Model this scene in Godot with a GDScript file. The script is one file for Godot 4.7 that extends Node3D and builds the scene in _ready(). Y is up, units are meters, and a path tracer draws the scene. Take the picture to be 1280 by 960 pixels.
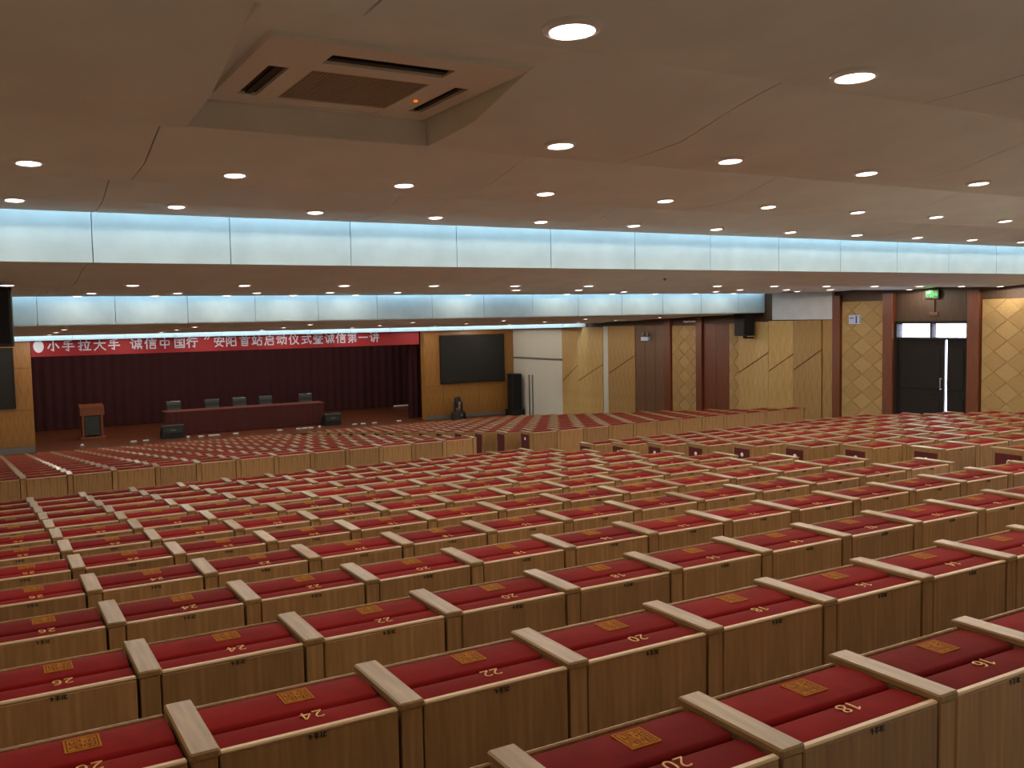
extends Node3D
# Auditorium: measured in metres with x to the right, f forward (towards the stage) and h up from the camera's eye; at() turns that into the scene's axes.

const EYE := 1.70
const NUMBER := {"2": "two", "4": "four", "6": "six", "8": "eight", "10": "ten", "12": "twelve", "14": "fourteen", "16": "sixteen", "18": "eighteen", "20": "twenty", "22": "twenty-two", "24": "twenty-four", "26": "twenty-six", "28": "twenty-eight", "30": "thirty"}
const ORD := ["zeroth", "first", "second", "third", "fourth", "fifth", "sixth", "seventh", "eighth", "ninth", "tenth", "eleventh", "twelfth", "thirteenth", "fourteenth", "fifteenth", "sixteenth", "seventeenth", "eighteenth"]

var names := {}
var M := {}
var rng := RandomNumberGenerator.new()
var cam: Camera3D

func at(x: float, h: float, f: float) -> Vector3:
	return Vector3(x, h + EYE, -f)

# ---------------------------------------------------------------- naming and tagging
func numbered(parent: Node, called: String) -> String:
	var key := str(parent.get_instance_id()) + called
	var n: int = names.get(key, 0)
	names[key] = n + 1
	return called if n == 0 else "%s_%03d" % [called, n]

func put(node: Node, called: String, parent: Node = self) -> Node:
	node.name = numbered(parent, called)
	parent.add_child(node, true)
	return node

func thing(called: String, label: String, category: String, where := Vector3.ZERO, group := "", turn := 0.0) -> Node3D:
	var o := Node3D.new()
	put(o, called)
	o.position = where
	o.rotation.y = turn
	tag(o, label, category, group)
	return o

func tag(o: Node, label: String, category: String, group := "") -> void:
	o.set_meta("label", label)
	o.set_meta("category", category)
	if group != "":
		o.set_meta("group", group)

func show_mesh(mesh: Mesh, mat: Material, called: String, parent: Node = self, where := Vector3.ZERO) -> MeshInstance3D:
	var o := MeshInstance3D.new()
	o.mesh = mesh
	if mat:
		o.material_override = mat
	o.cast_shadow = GeometryInstance3D.SHADOW_CASTING_SETTING_ON
	o.position = where
	put(o, called, parent)
	return o

func structure(mesh: Mesh, mat: Material, called: String) -> MeshInstance3D:
	var o := show_mesh(mesh, mat, called)
	o.set_meta("kind", "structure")
	return o

# ---------------------------------------------------------------- mesh helpers
func begin() -> SurfaceTool:
	var st := SurfaceTool.new()
	st.begin(Mesh.PRIMITIVE_TRIANGLES)
	st.set_smooth_group(-1)
	return st

func finish(st: SurfaceTool) -> ArrayMesh:
	st.generate_normals()
	return st.commit()

func tri(st: SurfaceTool, a: Vector3, b: Vector3, c: Vector3, out: Vector3) -> void:
	if (c - a).cross(b - a).dot(out) < 0.0:
		var t := b
		b = c
		c = t
	st.add_vertex(a)
	st.add_vertex(b)
	st.add_vertex(c)

func quad(st: SurfaceTool, a: Vector3, b: Vector3, c: Vector3, d: Vector3, out: Vector3) -> void:
	tri(st, a, b, c, out)
	tri(st, a, c, d, out)

func box(st: SurfaceTool, lo: Vector3, hi: Vector3) -> void:
	bevel_box(st, lo, hi, 0.0)

func bevel_box(st: SurfaceTool, p: Vector3, q: Vector3, b: float) -> void:
	var lo := Vector3(minf(p.x, q.x), minf(p.y, q.y), minf(p.z, q.z))
	var hi := Vector3(maxf(p.x, q.x), maxf(p.y, q.y), maxf(p.z, q.z))
	var mid := (lo + hi) * 0.5
	var half := (hi - lo) * 0.5
	b = minf(b, minf(half.x, minf(half.y, half.z)) * 0.95)
	for ax in 3:
		var u := (ax + 1) % 3
		var v := (ax + 2) % 3
		for s in [-1.0, 1.0]:
			var n := Vector3.ZERO
			n[ax] = s
			var pts: Array[Vector3] = []
			for k in [[-1, -1], [1, -1], [1, 1], [-1, 1]]:
				var w := Vector3.ZERO
				w[ax] = s * half[ax]
				w[u] = k[0] * (half[u] - b)
				w[v] = k[1] * (half[v] - b)
				pts.append(mid + w)
			quad(st, pts[0], pts[1], pts[2], pts[3], n)
	if b <= 0.0:
		return
	for ax in 3:
		var u := (ax + 1) % 3
		var v := (ax + 2) % 3
		for su in [-1.0, 1.0]:
			for sv in [-1.0, 1.0]:
				var pts: Array[Vector3] = []
				for k in [[-1, 0], [1, 0], [1, 1], [-1, 1]]:
					var w := Vector3.ZERO
					w[ax] = k[0] * (half[ax] - b)
					w[u] = su * (half[u] - (b if k[1] == 1 else 0.0))
					w[v] = sv * (half[v] - (0.0 if k[1] == 1 else b))
					pts.append(mid + w)
				var n := Vector3.ZERO
				n[u] = su
				n[v] = sv
				quad(st, pts[0], pts[1], pts[2], pts[3], n)
	for sx in [-1.0, 1.0]:
		for sy in [-1.0, 1.0]:
			for sz in [-1.0, 1.0]:
				var s := Vector3(sx, sy, sz)
				tri(st, mid + s * (half - Vector3(0, b, b)), mid + s * (half - Vector3(b, 0, b)), mid + s * (half - Vector3(b, b, 0)), s)

func box_mesh(lo: Vector3, hi: Vector3, b := 0.0) -> ArrayMesh:
	var st := begin()
	bevel_box(st, lo, hi, b)
	return finish(st)

func abox(x0: float, x1: float, h0: float, h1: float, f0: float, f1: float, b := 0.0) -> ArrayMesh:
	return box_mesh(at(x0, h0, f0), at(x1, h1, f1), b)

func add_abox(st: SurfaceTool, x0: float, x1: float, h0: float, h1: float, f0: float, f1: float, b := 0.0) -> void:
	bevel_box(st, at(x0, h0, f0), at(x1, h1, f1), b)

# a flat outline pushed along the third axis of "where"; edges listed in smooth share their normals
func prism(st: SurfaceTool, poly: PackedVector2Array, where: Transform3D, depth: float, smooth_from := -1, smooth_to := -2) -> void:
	if Geometry2D.is_polygon_clockwise(poly):
		poly = poly.duplicate()
		poly.reverse()
	var idx := Geometry2D.triangulate_polygon(poly)
	st.set_smooth_group(-1)
	for s in [0, 1]:
		var w: float = depth * s
		var n: Vector3 = where.basis.z * (1.0 if (s == 1) == (depth > 0) else -1.0)
		for k in range(0, idx.size(), 3):
			var a := poly[idx[k]]
			var b := poly[idx[k + 1]]
			var c := poly[idx[k + 2]]
			tri(st, where * Vector3(a.x, a.y, w), where * Vector3(b.x, b.y, w), where * Vector3(c.x, c.y, w), n)
	for k in poly.size():
		var a := poly[k]
		var b := poly[(k + 1) % poly.size()]
		var n: Vector3 = where.basis * Vector3(b.y - a.y, a.x - b.x, 0)
		st.set_smooth_group(1 if k >= smooth_from and k <= smooth_to else -1)
		quad(st, where * Vector3(a.x, a.y, 0), where * Vector3(b.x, b.y, 0), where * Vector3(b.x, b.y, depth), where * Vector3(a.x, a.y, depth), n)
	st.set_smooth_group(-1)

# outline turned about the vertical: points are (radius, height)
func lathe(st: SurfaceTool, prof: Array, where: Transform3D, seg := 20) -> void:
	st.set_smooth_group(-1)
	for k in prof.size() - 1:
		var a: Vector2 = prof[k]
		var b: Vector2 = prof[k + 1]
		for s in seg:
			var t0 := TAU * s / seg
			var t1 := TAU * (s + 1) / seg
			var tm := (t0 + t1) * 0.5
			var out := where.basis * Vector3(cos(tm) * (b.y - a.y), a.x - b.x, sin(tm) * (b.y - a.y))
			var p := where * Vector3(cos(t0) * a.x, a.y, sin(t0) * a.x)
			var q := where * Vector3(cos(t1) * a.x, a.y, sin(t1) * a.x)
			var r := where * Vector3(cos(t1) * b.x, b.y, sin(t1) * b.x)
			var u := where * Vector3(cos(t0) * b.x, b.y, sin(t0) * b.x)
			if a.x > 0.0001:
				tri(st, p, q, r, out)
			if b.x > 0.0001:
				tri(st, p, r, u, out)

func bar(st: SurfaceTool, a: Vector3, b: Vector3, r: float, seg := 10) -> void:
	var y := (b - a).normalized()
	var x := y.cross(Vector3.RIGHT if absf(y.x) < 0.9 else Vector3.UP).normalized()
	lathe(st, [Vector2(0, 0), Vector2(r, 0), Vector2(r, a.distance_to(b)), Vector2(0, a.distance_to(b))], Transform3D(Basis(x, y, x.cross(y)), a), seg)

# ---------------------------------------------------------------- materials
func noise_tex(seed_: int, freq: float, lo: Color, hi: Color, octaves := 4, side := 256) -> NoiseTexture2D:
	var n := FastNoiseLite.new()
	n.seed = seed_
	n.frequency = freq
	n.fractal_octaves = octaves
	var t := NoiseTexture2D.new()
	t.width = side
	t.height = side
	t.seamless = true
	t.noise = n
	var g := Gradient.new()
	g.set_color(0, lo)
	g.set_color(1, hi)
	t.color_ramp = g
	return t

func mat(color: Color, rough := 0.6, metal := 0.0, tex: Texture2D = null, scale := Vector3.ONE, world := true) -> StandardMaterial3D:
	var m := StandardMaterial3D.new()
	m.albedo_color = color
	m.roughness = rough
	m.metallic = metal
	if tex:
		m.albedo_texture = tex
		m.uv1_triplanar = true
		m.uv1_world_triplanar = world
		m.uv1_scale = scale
	return m

func glow(color: Color, power: float) -> StandardMaterial3D:
	var m := mat(color, 0.5)
	m.emission_enabled = true
	m.emission = color
	m.emission_energy_multiplier = power
	return m

func make_materials() -> void:
	var grain := noise_tex(3, 0.02, Color(0.78, 0.75, 0.72), Color(1, 1, 1), 5)
	var soft := noise_tex(5, 0.05, Color(0.86, 0.86, 0.86), Color(1, 1, 1), 4)
	var nap := noise_tex(9, 0.012, Color(0.86, 0.85, 0.85), Color(1, 1, 1), 4)
	var plaster := noise_tex(13, 0.02, Color(0.94, 0.94, 0.94), Color(1, 1, 1), 4)
	var upright := Vector3(5.0, 0.35, 5.0)
	for k in 3:
		var t: float = [1.0, 0.94, 1.05][k]
		M["oak%d" % k] = mat(Color(0.70 * t, 0.545 * t, 0.36 * t), 0.42, 0.0, grain, upright)
	M.cap = mat(Color(0.65, 0.52, 0.335), 0.38, 0.0, grain, Vector3(6, 6, 0.5))
	M.edge = mat(Color(0.82, 0.70, 0.54), 0.4)
	for k in 3:
		var t: float = [1.0, 0.92, 1.06][k]
		var v := mat(Color(0.53 * t, 0.095 * t, 0.09 * t), 0.85, 0.0, nap, Vector3(1.6, 1.6, 1.6))
		v.metallic_specular = 0.25
		M["velvet%d" % k] = v
	M.maroon = mat(Color(0.36, 0.05, 0.06), 0.8, 0.0, nap, Vector3(2, 2, 2))
	M.thread = mat(Color(0.83, 0.60, 0.24), 0.45)
	M.plate = mat(Color(0.12, 0.16, 0.12), 0.4)
	M.print = mat(Color(0.5, 0.62, 0.5), 0.5)
	M.plinth = mat(Color(0.09, 0.08, 0.08), 0.6)
	M.ceiling = mat(Color(0.91, 0.93, 0.91), 0.75, 0.0, plaster, Vector3(0.3, 0.3, 0.3))
	M.white = mat(Color(0.69, 0.77, 0.80), 0.7, 0.0, plaster, Vector3(0.5, 0.5, 0.5))
	M.bulk = mat(Color(0.80, 0.82, 0.85), 0.7, 0.0, plaster, Vector3(0.5, 0.5, 0.5))
	M.roof = mat(Color(0.3, 0.28, 0.26), 0.9)
	M.floor = mat(Color(0.88, 0.87, 0.85), 0.5, 0.0, soft, Vector3(0.8, 0.8, 0.8))
	M.stage = mat(Color(0.44, 0.235, 0.13), 0.35, 0.0, grain, Vector3(0.4, 3, 3))
	M.gold = mat(Color(0.78, 0.66, 0.42), 0.55, 0.0, grain, upright)
	M.gold_dark = mat(Color(0.68, 0.55, 0.34), 0.55, 0.0, grain, upright)
	M.lozenge = mat(Color(0.66, 0.54, 0.34), 0.6, 0.0, soft, Vector3(2, 2, 2))
	M.lozenge_pale = mat(Color(0.70, 0.585, 0.38), 0.6, 0.0, soft, Vector3(2, 2, 2))
	M.screen_wood = mat(Color(0.64, 0.46, 0.22), 0.45, 0.0, grain, upright)
	M.brown = mat(Color(0.43, 0.31, 0.21), 0.5, 0.0, grain, upright)
	M.brown_dark = mat(Color(0.31, 0.23, 0.165), 0.6, 0.0, grain, upright)
	M.redwood = mat(Color(0.45, 0.235, 0.125), 0.42, 0.0, grain, upright)
	M.door = mat(Color(0.075, 0.04, 0.035), 0.85, 0.0, grain, upright)
	M.pale_wall = mat(Color(0.78, 0.78, 0.75), 0.75, 0.0, plaster, Vector3(1, 6, 1))
	M.black = mat(Color(0.022, 0.022, 0.026), 0.6)
	M.black_cloth = mat(Color(0.06, 0.06, 0.062), 0.95)
	M.screen = mat(Color(0.11, 0.11, 0.105), 0.85)
	M.grey = mat(Color(0.42, 0.42, 0.41), 0.5)
	M.steel = mat(Color(0.6, 0.6, 0.6), 0.3, 0.9)
	M.curtain = mat(Color(0.22, 0.06, 0.085), 0.95, 0.0, nap, Vector3(1, 0.3, 1))
	M.banner = mat(Color(0.52, 0.04, 0.11), 0.7)
	M.letter = mat(Color(0.76, 0.79, 0.88), 0.6)
	M.table = mat(Color(0.27, 0.08, 0.08), 0.8)
	M.table_top = mat(Color(0.42, 0.20, 0.17), 0.5)
	M.leather = mat(Color(0.14, 0.18, 0.18), 0.4)
	M.leather_pale = mat(Color(0.25, 0.30, 0.30), 0.4)
	M.lectern = mat(Color(0.50, 0.26, 0.12), 0.4, 0.0, grain, upright)
	M.unit = mat(Color(0.88, 0.87, 0.83), 0.5)
	M.grille = mat(Color(0.60, 0.55, 0.48), 0.6)
	M.slot = mat(Color(0.10, 0.10, 0.11), 0.6)
	M.trim = mat(Color(0.9, 0.9, 0.9), 0.3)
	M.lens = glow(Color(1.0, 0.95, 0.90), 7.0)
	M.cove = glow(Color(0.45, 0.86, 1.0), 3.0)
	M.cove_pale = glow(Color(0.75, 0.93, 1.0), 3.0)
	M.amber = glow(Color(1.0, 0.35, 0.08), 2.0)
	M.green = glow(Color(0.06, 1.0, 0.30), 1.3)
	M.sign_pale = mat(Color(0.70, 0.76, 0.90), 0.4)
	M.sign_blue = mat(Color(0.20, 0.20, 0.45), 0.4)
	M.outside = mat(Color(0.86, 0.88, 0.95), 0.9)
	var g := mat(Color(0.93, 0.95, 1.0, 0.08), 0.02)
	g.transparency = BaseMaterial3D.TRANSPARENCY_ALPHA
	M.glass = g
	M.emblem = mat(Color.WHITE, 0.8)
	M.emblem.metallic_specular = 0.2
	M.emblem.albedo_texture = emblem_picture()

# a square seal: gold thread with a frame and strokes left dark
func emblem_picture() -> ImageTexture:
	var n := 64
	var img := Image.create(n, n, true, Image.FORMAT_RGB8)
	var stroke := Color(0.36, 0.13, 0.045)
	var ground := Color(0.66, 0.42, 0.07)
	img.fill(ground)
	for k in [[4, 4, 56, 2], [4, 58, 56, 2], [4, 4, 2, 56], [58, 4, 2, 56]]:
		img.fill_rect(Rect2i(k[0], k[1], k[2], k[3]), stroke)
	var r := RandomNumberGenerator.new()
	r.seed = 77
	for gx in 2:
		for gy in 2:
			var ox: int = 8 + gx * 25
			var oy: int = 8 + gy * 25
			for row in 5:
				img.fill_rect(Rect2i(ox + (0 if row % 2 == 0 else r.randi_range(0, 8)), oy + row * 5, r.randi_range(9, 20), 2), stroke)
			for col in 3:
				img.fill_rect(Rect2i(ox + col * 9 + r.randi_range(0, 2), oy + r.randi_range(0, 6), 2, r.randi_range(8, 15)), stroke)
	img.generate_mipmaps()
	return ImageTexture.create_from_image(img)

# ---------------------------------------------------------------- camera, light
func make_camera() -> void:
	cam = Camera3D.new()
	put(cam, "camera")
	cam.fov = 2.0 * rad_to_deg(atan(480.0 / 1165.036))
	cam.near = 0.05
	cam.far = 200.0
	var yaw := 0.5249
	var pitch := 0.0691
	var roll := -0.0197
	var fw := Vector3(sin(yaw) * cos(pitch), -sin(pitch), -cos(yaw) * cos(pitch))
	var rt := Vector3(cos(yaw), 0, sin(yaw))
	var up := rt.cross(fw)
	var x := cos(roll) * rt + sin(roll) * up
	var y := cos(roll) * up - sin(roll) * rt
	cam.transform = Transform3D(Basis(x, y, -fw), at(0, 0, 0))
	cam.current = true

func make_environment() -> void:
	var e := Environment.new()
	var sky_mat := ProceduralSkyMaterial.new()
	sky_mat.sky_top_color = Color(0.80, 0.86, 0.96)
	sky_mat.sky_horizon_color = Color(0.90, 0.92, 0.98)
	sky_mat.ground_horizon_color = Color(0.85, 0.86, 0.90)
	sky_mat.ground_bottom_color = Color(0.6, 0.6, 0.62)
	sky_mat.sky_energy_multiplier = 4.5
	sky_mat.ground_energy_multiplier = 3.5
	var sky := Sky.new()
	sky.sky_material = sky_mat
	e.background_mode = Environment.BG_SKY
	e.sky = sky
	e.ambient_light_source = Environment.AMBIENT_SOURCE_SKY
	e.tonemap_mode = Environment.TONE_MAPPER_LINEAR
	e.tonemap_exposure = 1.0
	e.sdfgi_enabled = true
	e.ssao_enabled = true
	e.ssil_enabled = true
	var w := WorldEnvironment.new()
	w.environment = e
	put(w, "world_environment")

const LAMP_POWER := 0.45
const COVE_POWER := 1.0

# ---------------------------------------------------------------- where the seats and the ceiling are
const CAP_H := 0.68
const PITCH := 0.9014
const W := 0.58

func row_f(r: int) -> float:
	return 2.418 + (r - 2) * PITCH
func row_h(r: int) -> float:
	var u := float(r - 2)
	return -1.0913 - 0.0789 * u - 0.0007 * u * u
func front_f(k: int) -> float:
	return 14.25 + 0.9 * k
func front_h(k: int) -> float:
	return -2.03 - 0.0855 * k
func col_x(c: int, f: float) -> float:
	return 0.428 + c * W + 0.0056 * minf(f - 2.418, 10.0)

# the underside of the wavy ceiling: [end of the bay, height there, depth of the wave]
const BAYS := [[-3.6, 0.70, 0.22], [-1.6, 0.74, 0.22], [0.4, 0.77, 0.22], [2.4, 0.81, 0.22], [4.385, 0.882, 0.22], [6.49, 0.938, 0.22], [8.47, 0.953, 0.22],
	[10.85, 0.438, 0.14], [12.8, 0.455, 0.10], [14.75, 0.485, 0.10], [16.6, 0.508, 0.10],
	[18.75, -0.01, 0.05], [20.6, -0.06, 0.05], [22.45, -0.115, 0.05], [24.3, -0.17, 0.05]]
const WAVE := [Vector2(0, 0), Vector2(0.15, 0.045), Vector2(0.28, 0.13), Vector2(0.38, 0.34), Vector2(0.48, 0.56), Vector2(0.6, 0.76), Vector2(0.76, 0.91), Vector2(1, 1)]

func bay_start(k: int) -> float:
	if k == 0: return -4.3
	if k == 7: return 8.79
	if k == 11: return 16.81
	return BAYS[k - 1][0]

func wave(t: float) -> float:
	for i in WAVE.size() - 1:
		if t <= WAVE[i + 1].x:
			var a: Vector2 = WAVE[i]
			var b: Vector2 = WAVE[i + 1]
			return lerpf(a.y, b.y, (t - a.x) / (b.x - a.x))
	return 1.0

func ceiling_h(f: float) -> float:
	for k in BAYS.size():
		if f <= BAYS[k][0]:
			return BAYS[k][1] + BAYS[k][2] * wave((BAYS[k][0] - f) / (BAYS[k][0] - bay_start(k)))
	if f < STAGE_F: return -0.285
	return 0.4

const X0 := -2.8      # left wall
const X1 := 17.0      # right wall
const STAGE_F := 29.2
const STAGE_H := -3.40

func _ready() -> void:
	rng.seed = 20
	make_camera()
	make_environment()
	make_materials()
	build_shell()
	build_ceiling()
	build_coves()
	build_right_wall()
	build_stage_front()
	build_seats()
	build_stage()
	build_fittings()
	build_downlights()

# ---------------------------------------------------------------- shell
func build_shell() -> void:
	var st := begin()
	# stepped floor: one tread for each row
	add_abox(st, X0, X1, -3.0, row_h(1) - CAP_H, -4.3, row_f(2) - 0.42)
	for r in range(2, 14):
		add_abox(st, X0, X1, -4.6, row_h(r) - CAP_H, row_f(r) - 0.42, row_f(r + 1) - 0.42 if r < 13 else front_f(0) - 0.42)
	for k in 15:
		add_abox(st, X0, X1, -4.6, front_h(k) - CAP_H, front_f(k) - 0.42, front_f(k + 1) - 0.42 if k < 14 else STAGE_F)
	structure(finish(st), M.floor, "floor")
	# walls
	structure(abox(X0 - 0.2, X0, -4.6, 1.8, -4.5, STAGE_F), M.gold_dark, "wall_left")
	structure(abox(X0 - 0.2, X1 + 0.2, -3.0, 1.8, -4.5, -4.3), M.gold_dark, "wall_back")
	structure(abox(X0 - 0.2, X1 + 0.2, 1.6, 1.8, -4.3, 36.2), M.roof, "ceiling")

# ---------------------------------------------------------------- ceiling panels
func ceiling_strip(k: int, x0: float, x1: float) -> ArrayMesh:
	var b: Array = BAYS[k]
	var f0 := bay_start(k) + 0.004
	var f1: float = b[0]
	var top: float = b[1] + 0.36
	var poly := PackedVector2Array()
	var n := 18
	for i in n + 1:
		var f := lerpf(f0, f1, float(i) / n)
		poly.append(Vector2(f, b[1] + b[2] * wave(1.0 - float(i) / n)))
	poly.append(Vector2(f1, top))
	poly.append(Vector2(f0, top))
	var st := begin()
	# polygon axes: u = forward, v = up, pushed along x
	prism(st, poly, Transform3D(Basis(Vector3(0, 0, -1), Vector3(0, 1, 0), Vector3(1, 0, 0)), at(x0, 0, 0)), x1 - x0, 0, n - 1)
	return finish(st)

func build_ceiling() -> void:
	var roof := get_node("ceiling")
	var cuts: Array[float] = [X0 + 0.01]
	var c := 0.945 - 2.326
	while c < X1 - 0.3:
		cuts.append(c)
		c += 2.326
	cuts.append(X1 - 0.02)
	for k in BAYS.size():
		for i in cuts.size() - 1:
			var a := cuts[i] + 0.004
			var b := cuts[i + 1] - 0.004
			if k == 4 and a < 1.5 and b > 0.8 and b < 1.0:
				show_mesh(ceiling_strip(k, a, 0.874), M.ceiling, "ceiling_panel", roof)
			elif k == 4 and a > 0.9 and a < 1.0:
				show_mesh(ceiling_strip(k, 2.05, b), M.ceiling, "ceiling_panel", roof)
			else:
				show_mesh(ceiling_strip(k, a, b), M.ceiling, "ceiling_panel", roof)
	# flat pit for the cassette unit
	var st := begin()
	add_abox(st, 0.87, 2.054, 1.03, 1.10, 2.404, 4.38)
	add_abox(st, 0.878, 2.046, 0.882, 1.03, 4.345, 4.383)
	show_mesh(finish(st), M.ceiling, "recess_lining", roof)
	# slabs over the stage approach
	show_mesh(abox(X0 + 0.01, X1 - 0.02, -0.285, -0.20, 24.62, STAGE_F), M.ceiling, "ceiling_panel", roof)

# ---------------------------------------------------------------- white upright bands with hidden strip lights
func band(called: String, f: float, lo: float, hi: float, edge_h: float, edge_f: float, mat_: Material, x_end: float, color: Color, power: float) -> void:
	var root := Node3D.new()
	put(root, called)
	root.set_meta("kind", "structure")
	var x := X0 + 0.01
	var nxt := 0.945 - 1.163 * 3
	while x < x_end - 0.05:
		var e := minf(nxt - 0.003, x_end)
		if e > x + 0.02:
			show_mesh(abox(x, e, lo, hi, f, f + 0.035, 0.002), M.white, "fascia_panel", root)
		x = nxt + 0.003
		nxt += 1.163
	# strip of light on the lip of the ceiling, out of sight, shining at the band
	var h := edge_h + 0.24
	var fl := edge_f + 0.014
	show_mesh(abox(X0 + 0.1, x_end - 0.05, h, h + 0.03, edge_f + 0.001, fl), mat_, "strip_light", root)
	var a := AreaLight3D.new()
	a.area_size = Vector2(x_end - X0 - 0.2, 0.03)
	a.light_color = color
	a.light_energy = power
	a.shadow_enabled = true
	a.light_size = 0.03
	put(a, "strip_lamp", root)
	var p := at((X0 + x_end) * 0.5, h + 0.015, fl + 0.006)
	a.position = p
	a.look_at_from_position(p, p + Vector3(0, -0.6, -1), Vector3.UP)

func build_coves() -> void:
	band("trim_1", 8.75, 0.556, 1.55, 0.953, 8.47, M.cove, X1 - 0.02, Color(0.86, 0.94, 0.98), COVE_POWER * 8.5)
	band("trim_2", 16.77, 0.054, 1.20, 0.508, 16.6, M.cove, X1 - 0.06, Color(0.84, 0.94, 1.0), COVE_POWER * 11.0)
	band("trim_3", 24.5, -0.282, 0.6, -0.17, 24.3, M.cove_pale, X1 - 0.06, Color(0.96, 0.98, 1.0), COVE_POWER * 14.0)
	# soffits that close the undersides between a band and the next ceiling
	var st := begin()
	add_abox(st, X0, X1, 0.60, 1.58, 8.787, 8.80)
	add_abox(st, X0, X1, 0.10, 1.58, 16.81, 16.83)
	add_abox(st, X0, X1, -0.25, 1.58, 24.54, 24.56)
	structure(finish(st), M.roof, "trim_4")

# ---------------------------------------------------------------- right wall
# a panel standing on the wall between f0 and f1; d0 and d1 say how far it stands out at each end; points are (f, h)
func wall_piece(poly: PackedVector2Array, f0: float, f1: float, d0: float, d1: float, thick: float, m: Material, called: String, parent: Node) -> void:
	var st := begin()
	if Geometry2D.is_polygon_clockwise(poly):
		poly.reverse()
	var idx := Geometry2D.triangulate_polygon(poly)
	var face := func(p: Vector2, back: bool) -> Vector3:
		var d := lerpf(d0, d1, (p.x - f0) / (f1 - f0))
		return at(X1 - (d - thick if back else d), p.y, p.x)
	for back in [false, true]:
		for k in range(0, idx.size(), 3):
			tri(st, face.call(poly[idx[k]], back), face.call(poly[idx[k + 1]], back), face.call(poly[idx[k + 2]], back), Vector3(1 if back else -1, 0, 0))
	for k in poly.size():
		var a := poly[k]
		var b := poly[(k + 1) % poly.size()]
		quad(st, face.call(a, false), face.call(b, false), face.call(b, true), face.call(a, true), Vector3(0, a.x - b.x, -(b.y - a.y)))
	show_mesh(finish(st), m, called, parent)

func flat_panel(f0: float, f1: float, h0: float, h1: float, d: float, m: Material, called: String, parent: Node) -> void:
	show_mesh(abox(X1 - d, X1 + 0.01, h0, h1, f0, f1, 0.006), m, called, parent)

# gold panel cut in two by a slanting groove that passes through (gf, gh) with the given slope
func grooved_panel(f0: float, f1: float, h0: float, h1: float, d0: float, d1: float, gf: float, gh: float, slope: float, m: Material, parent: Node) -> void:
	var a0 := gh + slope * (f0 - gf)
	var a1 := gh + slope * (f1 - gf)
	var g := 0.014
	wall_piece(PackedVector2Array([Vector2(f0, h0), Vector2(f1, h0), Vector2(f1, a1 - g), Vector2(f0, a0 - g)]), f0, f1, d0, d1, 0.03, m, "wall_panel", parent)
	wall_piece(PackedVector2Array([Vector2(f0, a0 + g), Vector2(f1, a1 + g), Vector2(f1, h1), Vector2(f0, h1)]), f0, f1, d0, d1, 0.03, m, "wall_panel", parent)
	wall_piece(PackedVector2Array([Vector2(f0, h0), Vector2(f1, h0), Vector2(f1, h1), Vector2(f0, h1)]), f0, f1, d0 - 0.028, d1 - 0.028, 0.012, M.brown, "backing_board", parent)

func lozenge_panel(f0: float, f1: float, h0: float, h1: float, parent: Node) -> void:
	flat_panel(f0, f1, h0, h1, 0.03, M.gold_dark, "wall_panel", parent)
	var across := (f1 - f0) / maxf(1.0, roundf((f1 - f0) / 0.53))
	var tall := 0.40
	var frame := PackedVector2Array([Vector2(f0 + 0.006, h0 + 0.006), Vector2(f1 - 0.006, h0 + 0.006), Vector2(f1 - 0.006, h1 - 0.006), Vector2(f0 + 0.006, h1 - 0.006)])
	var rows := int((h1 - h0) / tall) + 2
	for j in range(0, rows * 2):
		for i in range(-1, int((f1 - f0) / across) + 2):
			var cf := f0 + across * (i + (0.5 if j % 2 == 0 else 0.0))
			var ch := h1 - tall * 0.5 * j
			var e := 0.955
			var d := PackedVector2Array([Vector2(cf - across * 0.5 * e, ch), Vector2(cf, ch - tall * 0.5 * e), Vector2(cf + across * 0.5 * e, ch), Vector2(cf, ch + tall * 0.5 * e)])
			for part in Geometry2D.intersect_polygons(d, frame):
				wall_piece(part, f0, f1, 0.042 if j % 2 == 0 else 0.036, 0.042 if j % 2 == 0 else 0.036, 0.016, M.lozenge if j % 2 == 0 else M.lozenge_pale, "lozenge_tile", parent)

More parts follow.
